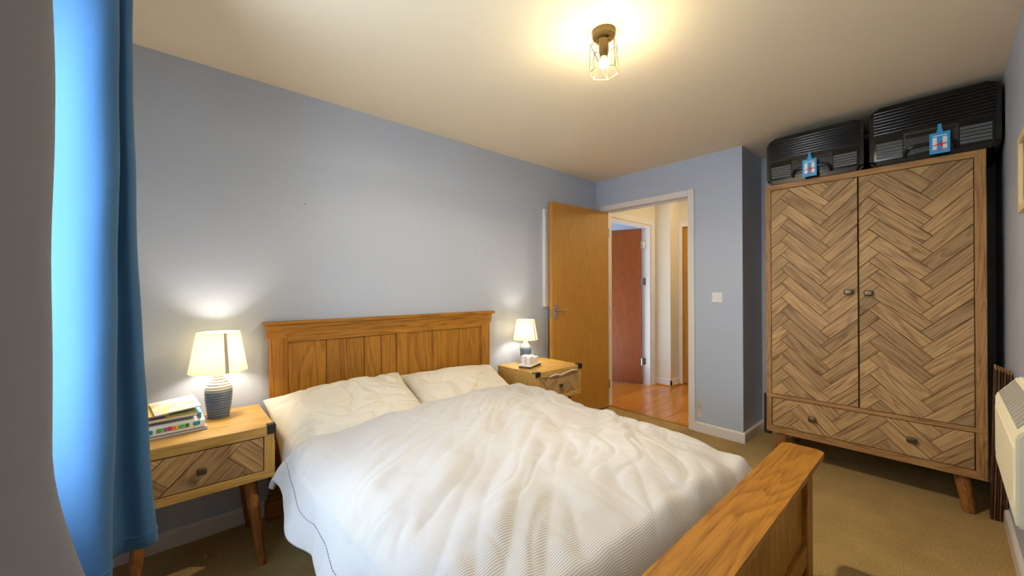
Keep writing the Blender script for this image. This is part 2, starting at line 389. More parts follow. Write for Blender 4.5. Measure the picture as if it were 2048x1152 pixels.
# ------------------------------------------------------------------ hall and far room beyond the doorway
bm = bmesh.new()
YH = 2.55
bx(bm, XE+0.1, 3.70, YH, YH+0.1, 0, ZC); bx(bm, 3.70, 4.70, YH, YH+0.1, 2.09, ZC); bx(bm, 4.70, 4.82, YH, YH+0.1, 0, ZC)
bx(bm, 4.80, 5.15, 2.345, YH+0.1, 0, ZC)
struct(link('wall_hall', bm, M['wallw']))
bm = bmesh.new(); bx(bm, 5.05, 5.15, 2.315, 2.345, 0, ZC); bx(bm, 5.05, 5.15, 1.5, 2.315, 2.07, ZC); bx(bm, 5.05, 5.15, -0.3, 1.5, 0, ZC)
bx(bm, 5.12, 5.15, 1.5, 2.315, 0, 2.07); struct(link('wall_hall_end', bm, M['wallw']))  # first slab is added behind the door leaf to stop sky light leaking in
bm = bmesh.new(); bx(bm, XB+0.1, 5.1, -0.3, -0.2, 0, ZC); struct(link('wall_hall_side', bm, M['wallw']))
bm = bmesh.new(); bx(bm, 2.9, 3.0, 2.65, 5.5, 0, ZC); bx(bm, 5.15, 5.25, 2.65, 5.5, 0, ZC); bx(bm, 2.9, 5.25, 5.5, 5.6, 0, ZC)
struct(link('wall_far_room', bm, M['wall']))
hf = root('floor', (4.3, 2.0, 0), None, None); hf['kind'] = 'structure'
box('subfloor', 3.53, 5.25, -0.3, 5.6, -0.1, -0.012, M['gap'], hf)
bw = 0.118; y = 1.10; row = 0
meshes = {}
while y < 3.9:
    offs = (row*0.43) % 1.25; x = 3.535-offs
    while x < 5.15:
        x0, x1 = max(x, 3.535), min(x+1.25, 5.2)
        if x1-x0 > 0.03:
            o = box('plank', x0-(x0+x1)/2+0.0006, x1-(x0+x1)/2-0.0006, -bw/2+0.0006, bw/2-0.0006, -0.012, 0, floorw['X'], hf, 0.0012, local=True)
            o.location = ((x0+x1)/2-4.3, y+bw/2-2.0, random.uniform(-0.0004, 0.0004))
        x += 1.25
    y += bw; row += 1
# door 2: open into the far room
d2 = root('door_2', (4.28, YH, 0), None, None); d2['kind'] = 'structure'
bm = bmesh.new()
bx(bm, 4.69, 4.765, YH-0.016, YH, 0, 2.155, 0.004); bx(bm, 3.63, 3.705, YH-0.016, YH, 0, 2.155, 0.004); bx(bm, 3.705, 4.69, YH-0.016, YH, 2.08, 2.155, 0.004)
link('architrave', bm, M['trim'], d2)
bm = bmesh.new(); bx(bm, 4.66, 4.70, YH, YH+0.1, 0, 2.09); bx(bm, 3.70, 3.74, YH, YH+0.1, 0, 2.09); bx(bm, 3.74, 4.66, YH, YH+0.1, 2.05, 2.09)
link('door_lining', bm, M['trim'], d2)
hall_leaf = root('door_leaf', (4.645, 2.655, 0), 'reddish brown wooden door seen through the doorway, open into the far room', 'door', rz=math.atan2(0.925, -0.38))
box('leaf_panel', 0, 0.76, 0, 0.04, 0.01, 2.045, doorr['Z'], hall_leaf, 0.0015, local=True)
bm = bmesh.new(); lathe(bm, [(0.008, 0), (0.008, 0.03), (0.02, 0.036), (0.024, 0.05), (0.014, 0.058)], (0, 0, 0), 16)
bmesh.ops.rotate(bm, verts=bm.verts[:], cent=(0, 0, 0), matrix=Matrix.Rotation(radians(-90), 3, 'X')); bmesh.ops.translate(bm, verts=bm.verts[:], vec=(0.70, 0.04, 1.03))
link('door_knob', bm, M['bronze'], hall_leaf, True, smooth='auto')
for z in (0.30, 1.35, 1.83):
    hg = box('hinge', -0.004, 0.0, -0.002, 0.04, z-0.045, z+0.045, M['chrome'], hall_leaf, local=True)
    tubeo('hinge_pin', [(0.0, 0.045, z-0.047), (0.0, 0.045, z+0.047)], 0.006, M['chrome'], hg, local=True)
for zz in (0.30, 1.35, 1.83): box('hinge_plate', 4.655, 4.66, YH+0.055, YH+0.095, zz-0.045, zz+0.045, M['chrome'], d2)
# door 3 in the hall
d3 = root('door_3', (5.05, 1.9, 0), None, None); d3['kind'] = 'structure'
bm = bmesh.new(); bx(bm, 5.03, 5.05, 2.30, 2.345, 0, 2.13, 0.004); bx(bm, 5.03, 5.05, 1.49, 1.54, 0, 2.13, 0.004); bx(bm, 5.03, 5.05, 1.54, 2.30, 2.065, 2.13, 0.004)
link('architrave', bm, M['trim'], d3)
box('door_panel', 5.06, 5.10, 1.5, 2.31, 0.008, 2.065, doorw['Z'], d3, 0.002)
bm = bmesh.new(); prism(bm, [(4.80, 0), (4.784, 0), (4.784, 0.08), (4.79, 0.088), (4.80, 0.088)], 'Y', 2.329, YH); prism(bm, [(2.345, 0), (2.329, 0), (2.329, 0.08), (2.335, 0.088), (2.345, 0.088)], 'X', 4.784, 5.04)
struct(link('baseboard_hall', bm, M['trim']))
bm = bmesh.new(); bx(bm, 4.772, 4.784, 2.315, YH-0.02, 0, 0.016, 0.003); bx(bm, 4.772, 5.03, 2.317, 2.329, 0, 0.016, 0.003)
struct(link('trim_1', bm, floorw['X']))

# ------------------------------------------------------------------ wardrobe
PX1, PZ1, PX2, PZ2, PX3, PZ3 = 0.339, 0.02, 0.324, 0.05, -0.065, 0.06
WX = 3.34; WY_L, WY_R = 0.895, -0.1515; WZ_B, WZ_T = 0.196, 2.02
wd = root('wardrobe', (WX+0.29, (WY_L+WY_R)/2, 0), 'tall two door oak wardrobe with herringbone fronts standing in the alcove', 'wardrobe')
bm = bmesh.new(); bx(bm, WX+0.02, 3.925, WY_R+0.001, WY_L-0.001, WZ_B+0.002, WZ_T-0.002); link('carcass', bm, rusticf['Z'], wd)
fw = 0.038
def mitre(name, quad, depth, mat, parent, x=WX):
    bm = bmesh.new(); lo = [bm.verts.new((x, a, b)) for a, b in quad]; hi = [bm.verts.new((x+depth, a, b)) for a, b in quad]
    bm.faces.new(lo); bm.faces.new(hi[::-1])
    for i in range(4): bm.faces.new((lo[i], lo[(i+1) % 4], hi[(i+1) % 4], hi[i]))
    bmesh.ops.bevel(bm, geom=bm.edges[:], offset=0.0012, segments=1, affect='EDGES'); return link(name, bm, mat, parent)
yl, yr, zb, zt = WY_L, WY_R, WZ_B, WZ_T
mitre('top_rail', [(yl, zt), (yr, zt), (yr+fw+.005, zt-fw), (yl-fw+.004, zt-fw)], 0.03, rusticf['Y'], wd)
mitre('side_stile', [(yl, zt), (yl, zb), (yl-fw+.004, zb+fw+.006), (yl-fw+.004, zt-fw)], 0.03, rusticf['Z'], wd)
mitre('side_stile', [(yr, zt), (yr, zb), (yr+fw+.005, zb+fw+.006), (yr+fw+.005, zt-fw)], 0.03, rusticf['Z'], wd)
mitre('bottom_rail', [(yl, zb), (yr, zb), (yr+fw+.005, zb+fw+.006), (yl-fw+.004, zb+fw+.006)], 0.03, rusticf['Y'], wd, WX-0.004)
box('middle_rail', WX-0.003, WX+0.025, yr+0.004, yl-0.002, 0.452, 0.478, rusticf['Y'], wd, 0.002)
def knob(parent, x, y, z, local=False, mat=None, axis='X'):
    bm = bmesh.new()
    if axis == 'X':
        bx(bm, x-0.030, x-0.010, y-0.022, y+0.022, z-0.0175, z+0.0175, 0.0098, 4); bx(bm, x-0.012, x, y-0.007, y+0.007, z-0.007, z+0.007)
    else:
        bx(bm, x-0.017, x+0.017, y-0.026, y-0.010, z-0.0135, z+0.0135, 0.006, 3); bx(bm, x-0.006, x+0.006, y-0.012, y, z-0.006, z+0.006)
    return link('knob', bm, M['bronze'], parent, local, smooth='auto')
def front(parent, name, y0, y1, z0, z1, ox, oy, w=0.073, n=4.4):
    """y0 is the left (larger) edge; planks lie proud of a dark backing"""
    p = box(name, WX+0.006, WX+0.02, y1, y0, z0, z1, M['gap'], parent)
    base = Vector((WX+0.006, y0, z0)); off = Vector((0, 0, 0)); q = p
    while q is not None: off += q.location; q = q.parent
    for poly, ang in herring(y0-y1, z1-z0, w, n, ox, oy):
        plank(poly, ang, base-off, Vector((0, -1, 0)), Vector((0, 0, 1)), Vector((-1, 0, 0)), 0.0065, rustic['X'], p)
    return p
dl = front(wd, 'door', yl-fw+.002, 0.3775, 0.4805, zt-fw-0.003, PX1, PZ1)
dr = front(wd, 'door', 0.3715, yr+fw+.007, 0.4805, zt-fw-0.003, PX2, PZ2)
knob(dl, WX, 0.422, 1.231); knob(dr, WX, 0.326, 1.225)
dw = front(wd, 'drawer', yl-fw-.001, yr+fw+.009, 0.243, 0.449, PX3, PZ3)
knob(dw, WX, 0.617, 0.346); knob(dw, WX, 0.139, 0.343)
for (fx, fy, tx, ty) in ((WX+0.01, -0.085, WX+0.055, -0.055), (3.86, -0.085, 3.84, -0.05), (WX+0.01, 0.83, WX+0.055, 0.80), (3.86, 0.83, 3.84, 0.80)):
    tubeo('leg', [(tx, ty, 0.2), (fx, fy, 0.0)], 0.034, legw['Z'], wd, 20, 0.026)
bm = bmesh.new(); bx(bm, WX-0.012, WX+0.03, WY_L+0.001, WY_L+0.013, 0.19, 0.47, 0.004, 2); bx(bm, WX-0.012, WX+0.03, WY_L-0.03, WY_L+0.013, 0.176, 0.192, 0.004, 2)
link('edge_guard', bm, M['blackrub'], wd, smooth='auto')

# ------------------------------------------------------------------ suitcases on the wardrobe
def suitcase(y0, y1, z0, z1, tagy, label, glabel):
    """y0 > y1; the handle side faces the room"""
    X0 = WX-0.012; r = root('suitcase', (X0+0.3, (y0+y1)/2, z0), label, 'suitcase', 'black suitcases on top of the wardrobe')
    bm = bmesh.new(); ol = []
    for cy, cz, a0 in ((y0-0.045, z1-0.045, 0), (y1+0.045, z1-0.045, 90), (y1+0.035, z0+0.035, 180), (y0-0.035, z0+0.035, 270)):
        rr = 0.045 if cz > z0+0.1 else 0.035
        for k in range(7): t = radians(a0+k*15); ol.append((cy+rr*cos(t), cz+rr*sin(t)))
    prism(bm, ol, 'X', X0+0.006, X0+0.60); bmesh.ops.bevel(bm, geom=[e for e in bm.edges if abs(e.verts[0].co.x-e.verts[1].co.x) < 1e-5], offset=0.02, segments=3, affect='EDGES'); sh = link('shell', bm, M['blackcase'], r, smooth='auto')
    H = z1-z0; ya, yb = y1+0.03, y0-0.03; zz = z0+0.52*H
    n = 8; pitch = (z1-0.022-zz)/n
    for i in range(n):
        z = zz+pitch*(i+0.5)
        bm = bmesh.new(); bx(bm, X0-0.006, X0+0.012, ya-0.012, yb+0.012, z-pitch*0.30, z+pitch*0.30, 0.005, 2)
        link('rib', bm, M['blackcase'], r, smooth='auto')
    # waist line, flat lower panel with grooved cheeks
    bm = bmesh.new(); bx(bm, X0+0.0, X0+0.014, ya-0.01, yb+0.01, z0+0.03, zz-0.012, 0.004, 2); pn = link('lower_panel', bm, M['blackcase'], r, smooth='auto')
    W_ = yb-ya
    for s in (0, 1):
        a = ya+0.002 if s == 0 else yb-0.002-W_*0.25; b = a+W_*0.25
        k = 5; hh = (zz-0.05-(z0+0.04))/k
        for i in range(k):
            z = z0+0.042+hh*i
            bm = bmesh.new(); bx(bm, X0-0.004, X0+0.004, a, b, z, z+hh-0.0035, 0.0012); link('grooved_strip', bm, M['casepanel'], pn)
    c0, c1 = ya+W_*0.265, yb-W_*0.265
    bm = bmesh.new(); bx(bm, X0-0.002, X0+0.004, c0, c1, z0+0.04, zz-0.018, 0.003, 2); link('centre_panel', bm, M['casedark'], pn, smooth='auto')
    ym = (c0+c1)/2; hw = (c1-c0)/2
    bm = bmesh.new(); pts = []
    for i in range(24):
        t = 2*pi*i/24; pts.append((ym+(hw*0.93-0.011)*(1 if cos(t) > 0 else -1)+0.011*cos(t), z0+H*0.40+0.011*sin(t)))
    prism(bm, pts, 'X', X0-0.004, X0+0.002); link('handle_recess', bm, M['blackcase'], pn)
    hp = [(X0+0.002, ym-hw*0.95, z0+0.032), (X0-0.012, ym-hw*0.93, z0+0.052), (X0-0.02, ym-hw*0.82, z0+0.071), (X0-0.022, ym-hw*0.6, z0+0.077), (X0-0.022, ym+hw*0.6, z0+0.077), (X0-0.02, ym+hw*0.82, z0+0.071), (X0-0.012, ym+hw*0.93, z0+0.052), (X0+0.002, ym+hw*0.95, z0+0.032)]
    tubeo('carry_handle', hp, 0.0095, M['blackcase'], r, 10)
    for yy in (y0-0.06, y1+0.06):
        bm = bmesh.new(); bx(bm, X0+0.45, X0+0.5, yy-0.02, yy+0.02, z1-0.004, z1+0.002, 0.001); link('latch', bm, M['chrome'], r)
    # luggage tag (hangs from the handle: a thing of its own)
    xt = X0-0.036; t = root('luggage_tag', (xt, tagy, z0+0.0), glabel, 'luggage tag', 'blue luggage tags on the suitcases')
    zt0, zt1 = z0+0.006, z0+0.126
    box('tag_plate', xt-0.0015, xt+0.0025, tagy-0.04, tagy+0.04, zt0, zt1, M['tagblue'], t, 0.0012)
    for s in (-1, 1): box('white_bar', xt-0.0025, xt-0.0013, tagy+s*0.0195-0.0085, tagy+s*0.0195+0.0085, zt0+0.018, zt0+0.092, M['white'], t)
    box('white_line', xt-0.0025, xt-0.0013, tagy-0.026, tagy+0.026, zt0+0.099, zt0+0.104, M['white'], t)
    def poly(name, pts, x=xt-0.0034):
        bm = bmesh.new(); v = [bm.verts.new((x, tagy-a, zt0+b)) for a, b in pts]; v2 = [bm.verts.new((x+0.001, tagy-a, zt0+b)) for a, b in pts]
        bm.faces.new(v); bm.faces.new(v2[::-1])
        for i in range(len(v)): bm.faces.new((v[i], v[(i+1) % len(v)], v2[(i+1) % len(v)], v2[i]))
        return link(name, bm, M['red'], t)
    poly('red_emblem', [(-0.028, 0.048), (-0.006, 0.054), (0.006, 0.070), (0.008, 0.054), (0.03, 0.056), (0.03, 0.051), (0.010, 0.047), (0.014, 0.034), (0.0, 0.044), (-0.006, 0.048), (-0.028, 0.045)])
    poly('red_line', [(-0.028, 0.022), (0.028, 0.024), (0.028, 0.020), (-0.028, 0.018)])
    bm = bmesh.new(); bx(bm, xt-0.001, xt+0.002, tagy-0.012, tagy+0.012, zt1-0.004, zt1+0.016, 0.001); bx(bm, xt-0.001, xt+0.002, tagy-0.0075, tagy+0.0075, zt1+0.012, zt1+0.048, 0.001)
    tube(bm, [(xt, tagy, zt1+0.045), (xt+0.012, tagy, zt1+0.05), (xt+0.02, tagy, zt1+0.03), (xt+0.028, tagy, zt1-0.03)], 0.003, 6)
    link('strap', bm, M['tagblue'], t)
    return r
suitcase(0.882, 0.345, 2.0215, 2.357, 0.618, 'smaller black ribbed suitcase on the left of the wardrobe top', 'blue luggage tag on the smaller left suitcase')
suitcase(0.318, -0.205, 2.0215, 2.385, 0.018, 'larger black ribbed suitcase on the right of the wardrobe top by the wall', 'blue luggage tag on the larger right suitcase')

# ------------------------------------------------------------------ nightstands
def nightstand(name, loc, label):
    r = root(name, loc, label, 'nightstand', 'oak nightstands beside the bed'); W2, D2 = 0.265, 0.22; zt, zb = 0.636, 0.402
    def lb(nm, *a, **k): return box(nm, *a, local=True, **k)
    lb('top_board', -W2, W2, -D2, D2, zt-0.045, zt, nstop['X'], r, bev=0.002)
    for s in (-1, 1): lb('side_board', min(s*W2, s*(W2-0.042)), max(s*W2, s*(W2-0.042)), -D2+0.0005, D2, zb+0.002, zt-0.0455, nstop['Z'], r, bev=0.0015)
    lb('bottom_board', -W2+0.0005, W2-0.0005, -D2-0.001, D2, zb-0.003, zb+0.033, nstop['X'], r, bev=0.002)
    lb('back_board', -W2+0.04, W2-0.04, D2-0.02, D2-0.01, zb+0.03, zt-0.045, M['gap'], r)
    dwr = lb('drawer', -W2+0.0445, W2-0.0445, -D2+0.006, D2-0.03, zb+0.0355, zt-0.0475, M['gap'], r)
    Wd, Hd = 2*W2-0.089, zt-0.0475-zb-0.0355
    for poly, ang in herring(Wd, Hd, 0.092, 4, 0.115, 0.03):
        plank(poly, ang, Vector((-Wd/2, -D2+0.006, zb+0.0355)), Vector((1, 0, 0)), Vector((0, 0, 1)), Vector((0, -1, 0)), 0.0055, rustic['X'], dwr)
    knob(dwr, 0.0, -D2, zb+0.107, True, axis='Y')
    for sx in (-1, 1):
        for sy in (-1, 1): tubeo('leg', [(sx*0.175, sy*0.145, zb), (sx*0.218, sy*0.195+0.0, 0.0)], 0.027, legw['Z'], r, 18, 0.0165, local=True)
    return r
NL = (0.095, 2.282, 0); NR = (2.272, 2.222, 0)
n1 = nightstand('nightstand', NL, 'oak nightstand left of the bed near the curtain, one herringbone drawer')
n2 = copy_tree(n1); n2.location = NR; n2['label'] = 'oak nightstand right of the bed in front of the open door'
n2.location = NR
bm = bmesh.new(); bx(bm, 0.263, 0.2685, -0.224, -0.185, 0.568, 0.640, 0.001); bx(bm, 0.235, 0.2685, -0.2245, -0.2205, 0.60, 0.640, 0.001); bx(bm, 0.235, 0.268, -0.224, -0.19, 0.6365, 0.640)
link('corner_protector', bm, M['blackrub'], n1, True)
for s in (-1, 1):
    bm = bmesh.new(); a, b = (0.222, 0.272) if s > 0 else (-0.272, -0.222)
    bx(bm, a, b, -0.228, -0.186, 0.634, 0.6425, 0.003, 2); bx(bm, a, b, -0.2285, -0.2205, 0.606, 0.6425, 0.003, 2)
    link('corner_protector', bm, M['blackrub'], n2, True, smooth='auto')
# pale plastic safety latch strip / cable drooping over the right drawer
tubeo('white_cable', [(NR[0]-0.12, 1.994, 0.592), (NR[0]-0.06, 1.988, 0.602), (NR[0]+0.0, 1.990, 0.590), (NR[0]+0.05, 1.986, 0.600), (NR[0]+0.13, 1.984, 0.612), (NR[0]+0.2, 1.99, 0.600)], 0.0042, M['white'], None)
tag(bpy.data.objects['white_cable'], 'thin white cable drooping across the drawer of the right nightstand', 'cable')

# ------------------------------------------------------------------ table lamps
nt = NT('ridged_blue_grey_glaze'); tc = nt.n('ShaderNodeTexCoord'); sp = nt.n('ShaderNodeSeparateXYZ'); nt.l(tc.outputs['Object'], sp.inputs[0])
r = ramp(nt, [(0.0, s2l((92, 104, 124))), (0.125, s2l((100, 118, 142))), (0.15, s2l((204, 200, 192))), (0.25, s2l((214, 208, 196)))])
nt.l(sp.outputs[2], r.inputs[0]); nt.l(r.outputs[0], nt.b.inputs['Base Color']); nt.b.inputs['Roughness'].default_value = 0.4; M['glaze'] = nt.m
nt = NT('lit_bulb'); nt.b.inputs['Emission Color'].default_value = (1, 0.9, 0.7, 1); nt.b.inputs['Emission Strength'].default_value = 12; M['bulb'] = nt.m
nt = NT('frosted_lit_bulb'); nt.b.inputs['Emission Color'].default_value = (1, 0.85, 0.6, 1); nt.b.inputs['Emission Strength'].default_value = 3; M['bulb2'] = nt.m
def table_lamp(loc, s, label):
    r = root('table_lamp', loc, label, 'lamp', 'ceramic table lamps on the nightstands')
    prof = []
    N = 84
    for i in range(N+1):
        t = i/N; z = 0.215*t
        if t < 0.62: rad = 0.041+0.014*sin(pi/2*(t/0.62))
        else:
            q = (t-0.62)/0.38; rad = 0.055-0.037*(q**0.75)*(1 if q < 1 else 1)
            rad = 0.018+0.037*(cos(pi*q)+1)/2
        rad += 0.0024*sin(2*pi*z/0.0125)
        prof.append((rad*s, z*s))
    bm = bmesh.new(); lathe(bm, prof, (0, 0, 0), 36); link('ceramic_base', bm, M['glaze'], r, True, smooth=True)
    bm = bmesh.new(); lathe(bm, [(0.011*s, 0.215*s), (0.011*s, 0.27*s)], (0, 0, 0), 16); link('bulb_holder', bm, M['white'], r, True, smooth='auto')
    b0, b1, z0, z1 = 0.118*s, 0.087*s, 0.228*s, 0.415*s
    bm = bmesh.new(); lathe(bm, [(b0, z0), (b1, z1)], (0, 0, 0), 64, cap=False)
    lathe(bm, [(b0-0.0015, z0), (b1-0.0015, z1)], (0, 0, 0), 64, cap=False)
    sh = link('lamp_shade', bm, M['shade'], r, True, smooth=True)
    for nm, rr, z in (('lower_trim', b0, z0), ('upper_trim', b1, z1)):
        bm = bmesh.new(); lathe(bm, [(rr+0.0008, z-0.002), (rr+0.0008, z+0.002), (rr-0.002, z+0.002), (rr-0.002, z-0.002), (rr+0.0008, z-0.002)], (0, 0, 0), 48, cap=False); link(nm, bm, M['shade'], sh, True)
    # overlapping vertical seam that faces the room
    bm = bmesh.new(); a0 = radians(-78)
    vs = [bm.verts.new(((rr+0.001)*cos(a0+da), (rr+0.001)*sin(a0+da), z)) for rr, z in ((b0, z0), (b1, z1)) for da in (-0.065, 0.065)]
    bm.faces.new((vs[0], vs[1], vs[3], vs[2])); sm = link('shade_seam', bm, plain('double_shade_fabric', (206, 190, 170), 0.9), sh, True)
    sm.modifiers.new('thick', 'SOLIDIFY').thickness = 0.001
    bm = bmesh.new()
    for k in range(3):
        a = 2*pi*k/3+0.3; tube(bm, [(0.012*s*cos(a), 0.012*s*sin(a), 0.262*s), (b0*0.93*cos(a), b0*0.93*sin(a), z0+0.03*s)], 0.0012, 5)
    link('shade_carrier', bm, M['white'], r, True)
    return r
table_lamp((0.176, 2.375, 0.6365), 1.0, 'lit table lamp with ridged blue grey ceramic base on the left nightstand')
table_lamp((2.245, 2.36, 0.6365), 0.87, 'smaller lit table lamp on the right nightstand behind the white tray')
tubeo('pull_cord', [(0.118, 2.33, 0.868), (0.118, 2.33, 0.848)], 0.0022, M['white'], bpy.data.objects['table_lamp'])

# white tray of ridged blocks
tr = root('tray', (2.165, 2.225, 0.6365), 'white tray of upright ridged blocks in front of the right lamp', 'tray', rz=radians(20))
bm = bmesh.new(); bx(bm, -0.085, 0.085, -0.05, 0.05, 0.014, 0.022, 0.003, 2); link('tray_base', bm, M['white'], tr, True, smooth='auto')
for sx in (-1, 1):
    bm = bmesh.new(); bx(bm, sx*0.075-0.008, sx*0.075+0.008, -0.045, 0.045, 0, 0.015, 0.002); link('foot', bm, M['casepanel'], tr, True)
for k in range(7):
    x = -0.062+k*0.0195; h = 0.058 if k < 3 else 0.046
    for sy in (0, 1):
        bm = bmesh.new(); y0 = -0.036+sy*0.037; bx(bm, x-0.0085, x+0.0085, y0, y0+0.034, 0.022, 0.022+h+sy*0.006, 0.004, 2)
        link('ridged_block', bm, plain('cream_white_ceramic', (232, 224, 218), 0.4) if k == 0 and sy == 0 else bpy.data.materials['cream_white_ceramic'], tr, True, smooth='auto')

tr.scale = (1.2, 1.15, 1.1)
# ------------------------------------------------------------------ books and toy on the left nightstand
def placed(name, cx, cy, z, rz, label, cat): return root(name, (cx, cy, z), label, cat, rz=rz)
rz = radians(5)
bk = placed('picture_book', -0.002, 2.285, 0.6365, rz, 'thin grey board book lying at the bottom of the pile on the left nightstand', 'book')
box('pages', -0.118, 0.116, -0.09, 0.10, 0.002, 0.010, M['white'], bk, 0.001, local=True)
box('cover', -0.120, 0.119, -0.093, 0.102, 0.010, 0.0125, plain('grey_cover', (150, 148, 150), 0.5), bk, local=True); box('cover', -0.120, 0.119, -0.093, 0.102, 0, 0.002, bpy.data.materials['grey_cover'], bk, local=True)
ty = placed('toy_piano', 0.0, 2.28, 0.6495, rz, 'white toy with a row of rainbow keys in the pile of books', 'toy')
bm = bmesh.new(); prism(bm, [(-0.085, 0), (-0.083, 0.030), (-0.072, 0.036), (0.07, 0.058), (0.085, 0.055), (0.085, 0)], 'X', -0.105, 0.108)
bmesh.ops.bevel(bm, geom=bm.edges[:], offset=0.003, segments=2, affect='EDGES'); link('body', bm, M['white'], ty, True, smooth='auto')
cols = [(90, 170, 80), (90, 200, 90), (170, 90, 180), (225, 50, 90), (240, 120, 30), (240, 200, 20), (60, 190, 200), (140, 190, 60), (40, 130, 70)]
for i, cc in enumerate(cols):
    box('key', -0.052+i*0.0118, -0.0415+i*0.0118, -0.089, -0.082, 0.014, 0.029, plain('key_colour', cc, 0.4), ty, 0.001, local=True)
tq = plain('turquoise_plastic', (20, 150, 190), 0.4)
box('button', -0.087, -0.064, -0.089, -0.082, 0.011, 0.028, tq, ty, 0.002, local=True); box('button', 0.067, 0.090, -0.089, -0.082, 0.014, 0.031, tq, ty, 0.002, local=True)
box('side_trim', 0.090, 0.097, -0.068, 0.075, 0.040, 0.0625, tq, ty, local=True)
b2 = placed('board_book', -0.02, 2.285, 0.7025, radians(6), 'thick board book with purple and green cover lying on the white toy', 'book')
bm = bmesh.new(); bx(bm, -0.105, 0.098, -0.078, 0.085, 0.002, 0.014, 0.001); link('pages', bm, plain('cream_pages', (232, 222, 200), 0.7), b2, True)
box('cover', -0.107, -0.005, -0.08, 0.087, 0.014, 0.0165, plain('dark_purple_cover', (66, 34, 62), 0.4), b2, local=True); box('cover', -0.005, 0.100, -0.08, 0.087, 0.014, 0.0165, plain('olive_cover', (120, 120, 30), 0.4), b2, local=True)
box('cover', -0.107, 0.100, -0.08, 0.087, 0.0, 0.002, bpy.data.materials['grey_cover'], b2, local=True)
for i in range(3): o = b2
b2.rotation_euler = (radians(6), 0, radians(6)); b2.location.z = 0.7105
def pastel():
    nt = NT('pastel_print'); tc = nt.n('ShaderNodeTexCoord'); v = nt.n('ShaderNodeTexVoronoi', inp={'Scale': 26.0}); nt.l(tc.outputs['Object'], v.inputs['Vector'])
    s = nt.n('ShaderNodeSeparateColor'); nt.l(v.outputs['Color'], s.inputs[0])
    r = ramp(nt, [(0.0, s2l((250, 235, 150))), (0.3, s2l((250, 240, 190))), (0.5, s2l((150, 215, 225))), (0.7, s2l((245, 170, 170))), (0.9, s2l((235, 225, 240)))]); nt.l(s.outputs[0], r.inputs[0])
    nt.l(r.outputs[0], nt.b.inputs['Base Color']); return nt.m
pm = pastel()
b3 = placed('story_booklet', -0.065, 2.29, 0.733, radians(4), 'yellow booklet under the pastel booklet at the top of the pile', 'book')
b3.rotation_euler = (radians(8), 0, radians(4)); box('cover', -0.075, 0.055, -0.07, 0.08, 0.0, 0.003, plain('yellow_print', (245, 210, 110), 0.5), b3, local=True)
box('pages', -0.074, 0.054, -0.069, 0.079, -0.003, 0.0, M['white'], b3, local=True)
b4 = placed('story_booklet', 0.018, 2.292, 0.744, radians(8), 'pastel flower patterned booklet topmost on the left pile', 'book')
b4.rotation_euler = (radians(9), radians(-4), radians(8)); box('cover', -0.08, 0.075, -0.07, 0.08, 0.0, 0.0025, pm, b4, local=True); box('pages', -0.079, 0.074, -0.069, 0.079, -0.0025, 0, M['white'], b4, local=True)

# ------------------------------------------------------------------ bed frame
bed = root('bed', (1.19, 1.4, 0), 'golden oak double bed with panelled headboard and footboard', 'bed')
hbf = 2.480; hbb = 2.52
hb = box('headboard', 0.46, 1.91, hbf+0.022, hbb, 0.30, 1.0, M['gap'], bed)
for a, b in ((0.409, 0.498), (1.873, 1.957)): box('post', a, b, hbf, hbb, 0.10, 0.992, bedoak['Z'], bed, 0.003)
box('centre_stile', 1.151, 1.228, hbf+0.003, hbb, 0.35, 0.962, bedoak['Z'], hb, 0.001)
box('top_rail', 0.498, 1.873, hbf+0.001, hbb, 0.960, 0.992, bedoak['X'], hb, 0.001)
for a, b in ((0.498, 0.705), (0.705, 0.934), (0.934, 1.045), (1.045, 1.151), (1.228, 1.427), (1.427, 1.66), (1.66, 1.873)):
    box('plank', a+0.0016, b-0.0016, hbf+0.010, hbb-0.003, 0.35, 0.959, bedoak['Z'], hb, 0.002)
bm = bmesh.new(); yb = hbb
prof = [(yb, 0.990), (hbf-0.001, 0.990), (hbf-0.003, 1.000), (hbf-0.004, 1.022), (hbf-0.008, 1.040), (hbf-0.014, 1.052), (hbf-0.015, 1.060), (yb, 1.060)]
prism(bm, prof, 'X', 0.398, 1.968); link('crown_moulding', bm, bedoak['X'], hb)
bm = bmesh.new(); bx(bm, 0.379, 1.997, hbf-0.020, 2.525, 1.061, 1.081, 0.004, 2); link('cap', bm, bedoak['X'], hb, smooth='auto')
for a, b in ((0.385, 0.535), (1.85, 1.98)):
    bm = bmesh.new(); bx(bm, a, b, hbf-0.045, hbb-0.018, 0, 0.10, 0.006); bx(bm, a+0.012, b-0.012, hbf-0.03, hbb-0.018, 0.10, 0.13, 0.008); bx(bm, a+0.02, b-0.02, hbf-0.005, hbb-0.018, 0.13, 0.3, 0.003); link('plinth', bm, legw['X'], bed)
for a in (0.445, 1.90): box('side_rail', a, a+0.028, 0.455, 2.48, 0.20, 0.36, bedoak['Y'], bed, 0.003)
ff, fb = 0.378, 0.458
ft = box('footboard', 0.36, 2.02, ff+0.03, fb-0.01, 0.12, 0.52, M['gap'], bed)
for a, b in ((0.335, 0.425), (1.95, 2.04)): box('post', a, b, ff, fb, 0.0, 0.525, bedoak['Z'], bed, 0.003)
box('lower_rail', 0.425, 1.95, ff+0.004, fb, 0.12, 0.20, bedoak['X'], ft, 0.002)
box('upper_rail', 0.425, 1.95, ff+0.004, fb, 0.478, 0.525, bedoak['X'], ft, 0.002)
xs = [0.425+i*(1.95-0.425)/7 for i in range(8)]
for a, b in zip(xs, xs[1:]): box('plank', a+0.001, b-0.001, ff+0.020, fb-0.004, 0.20, 0.478, bedoak['Z'], ft, 0.002)
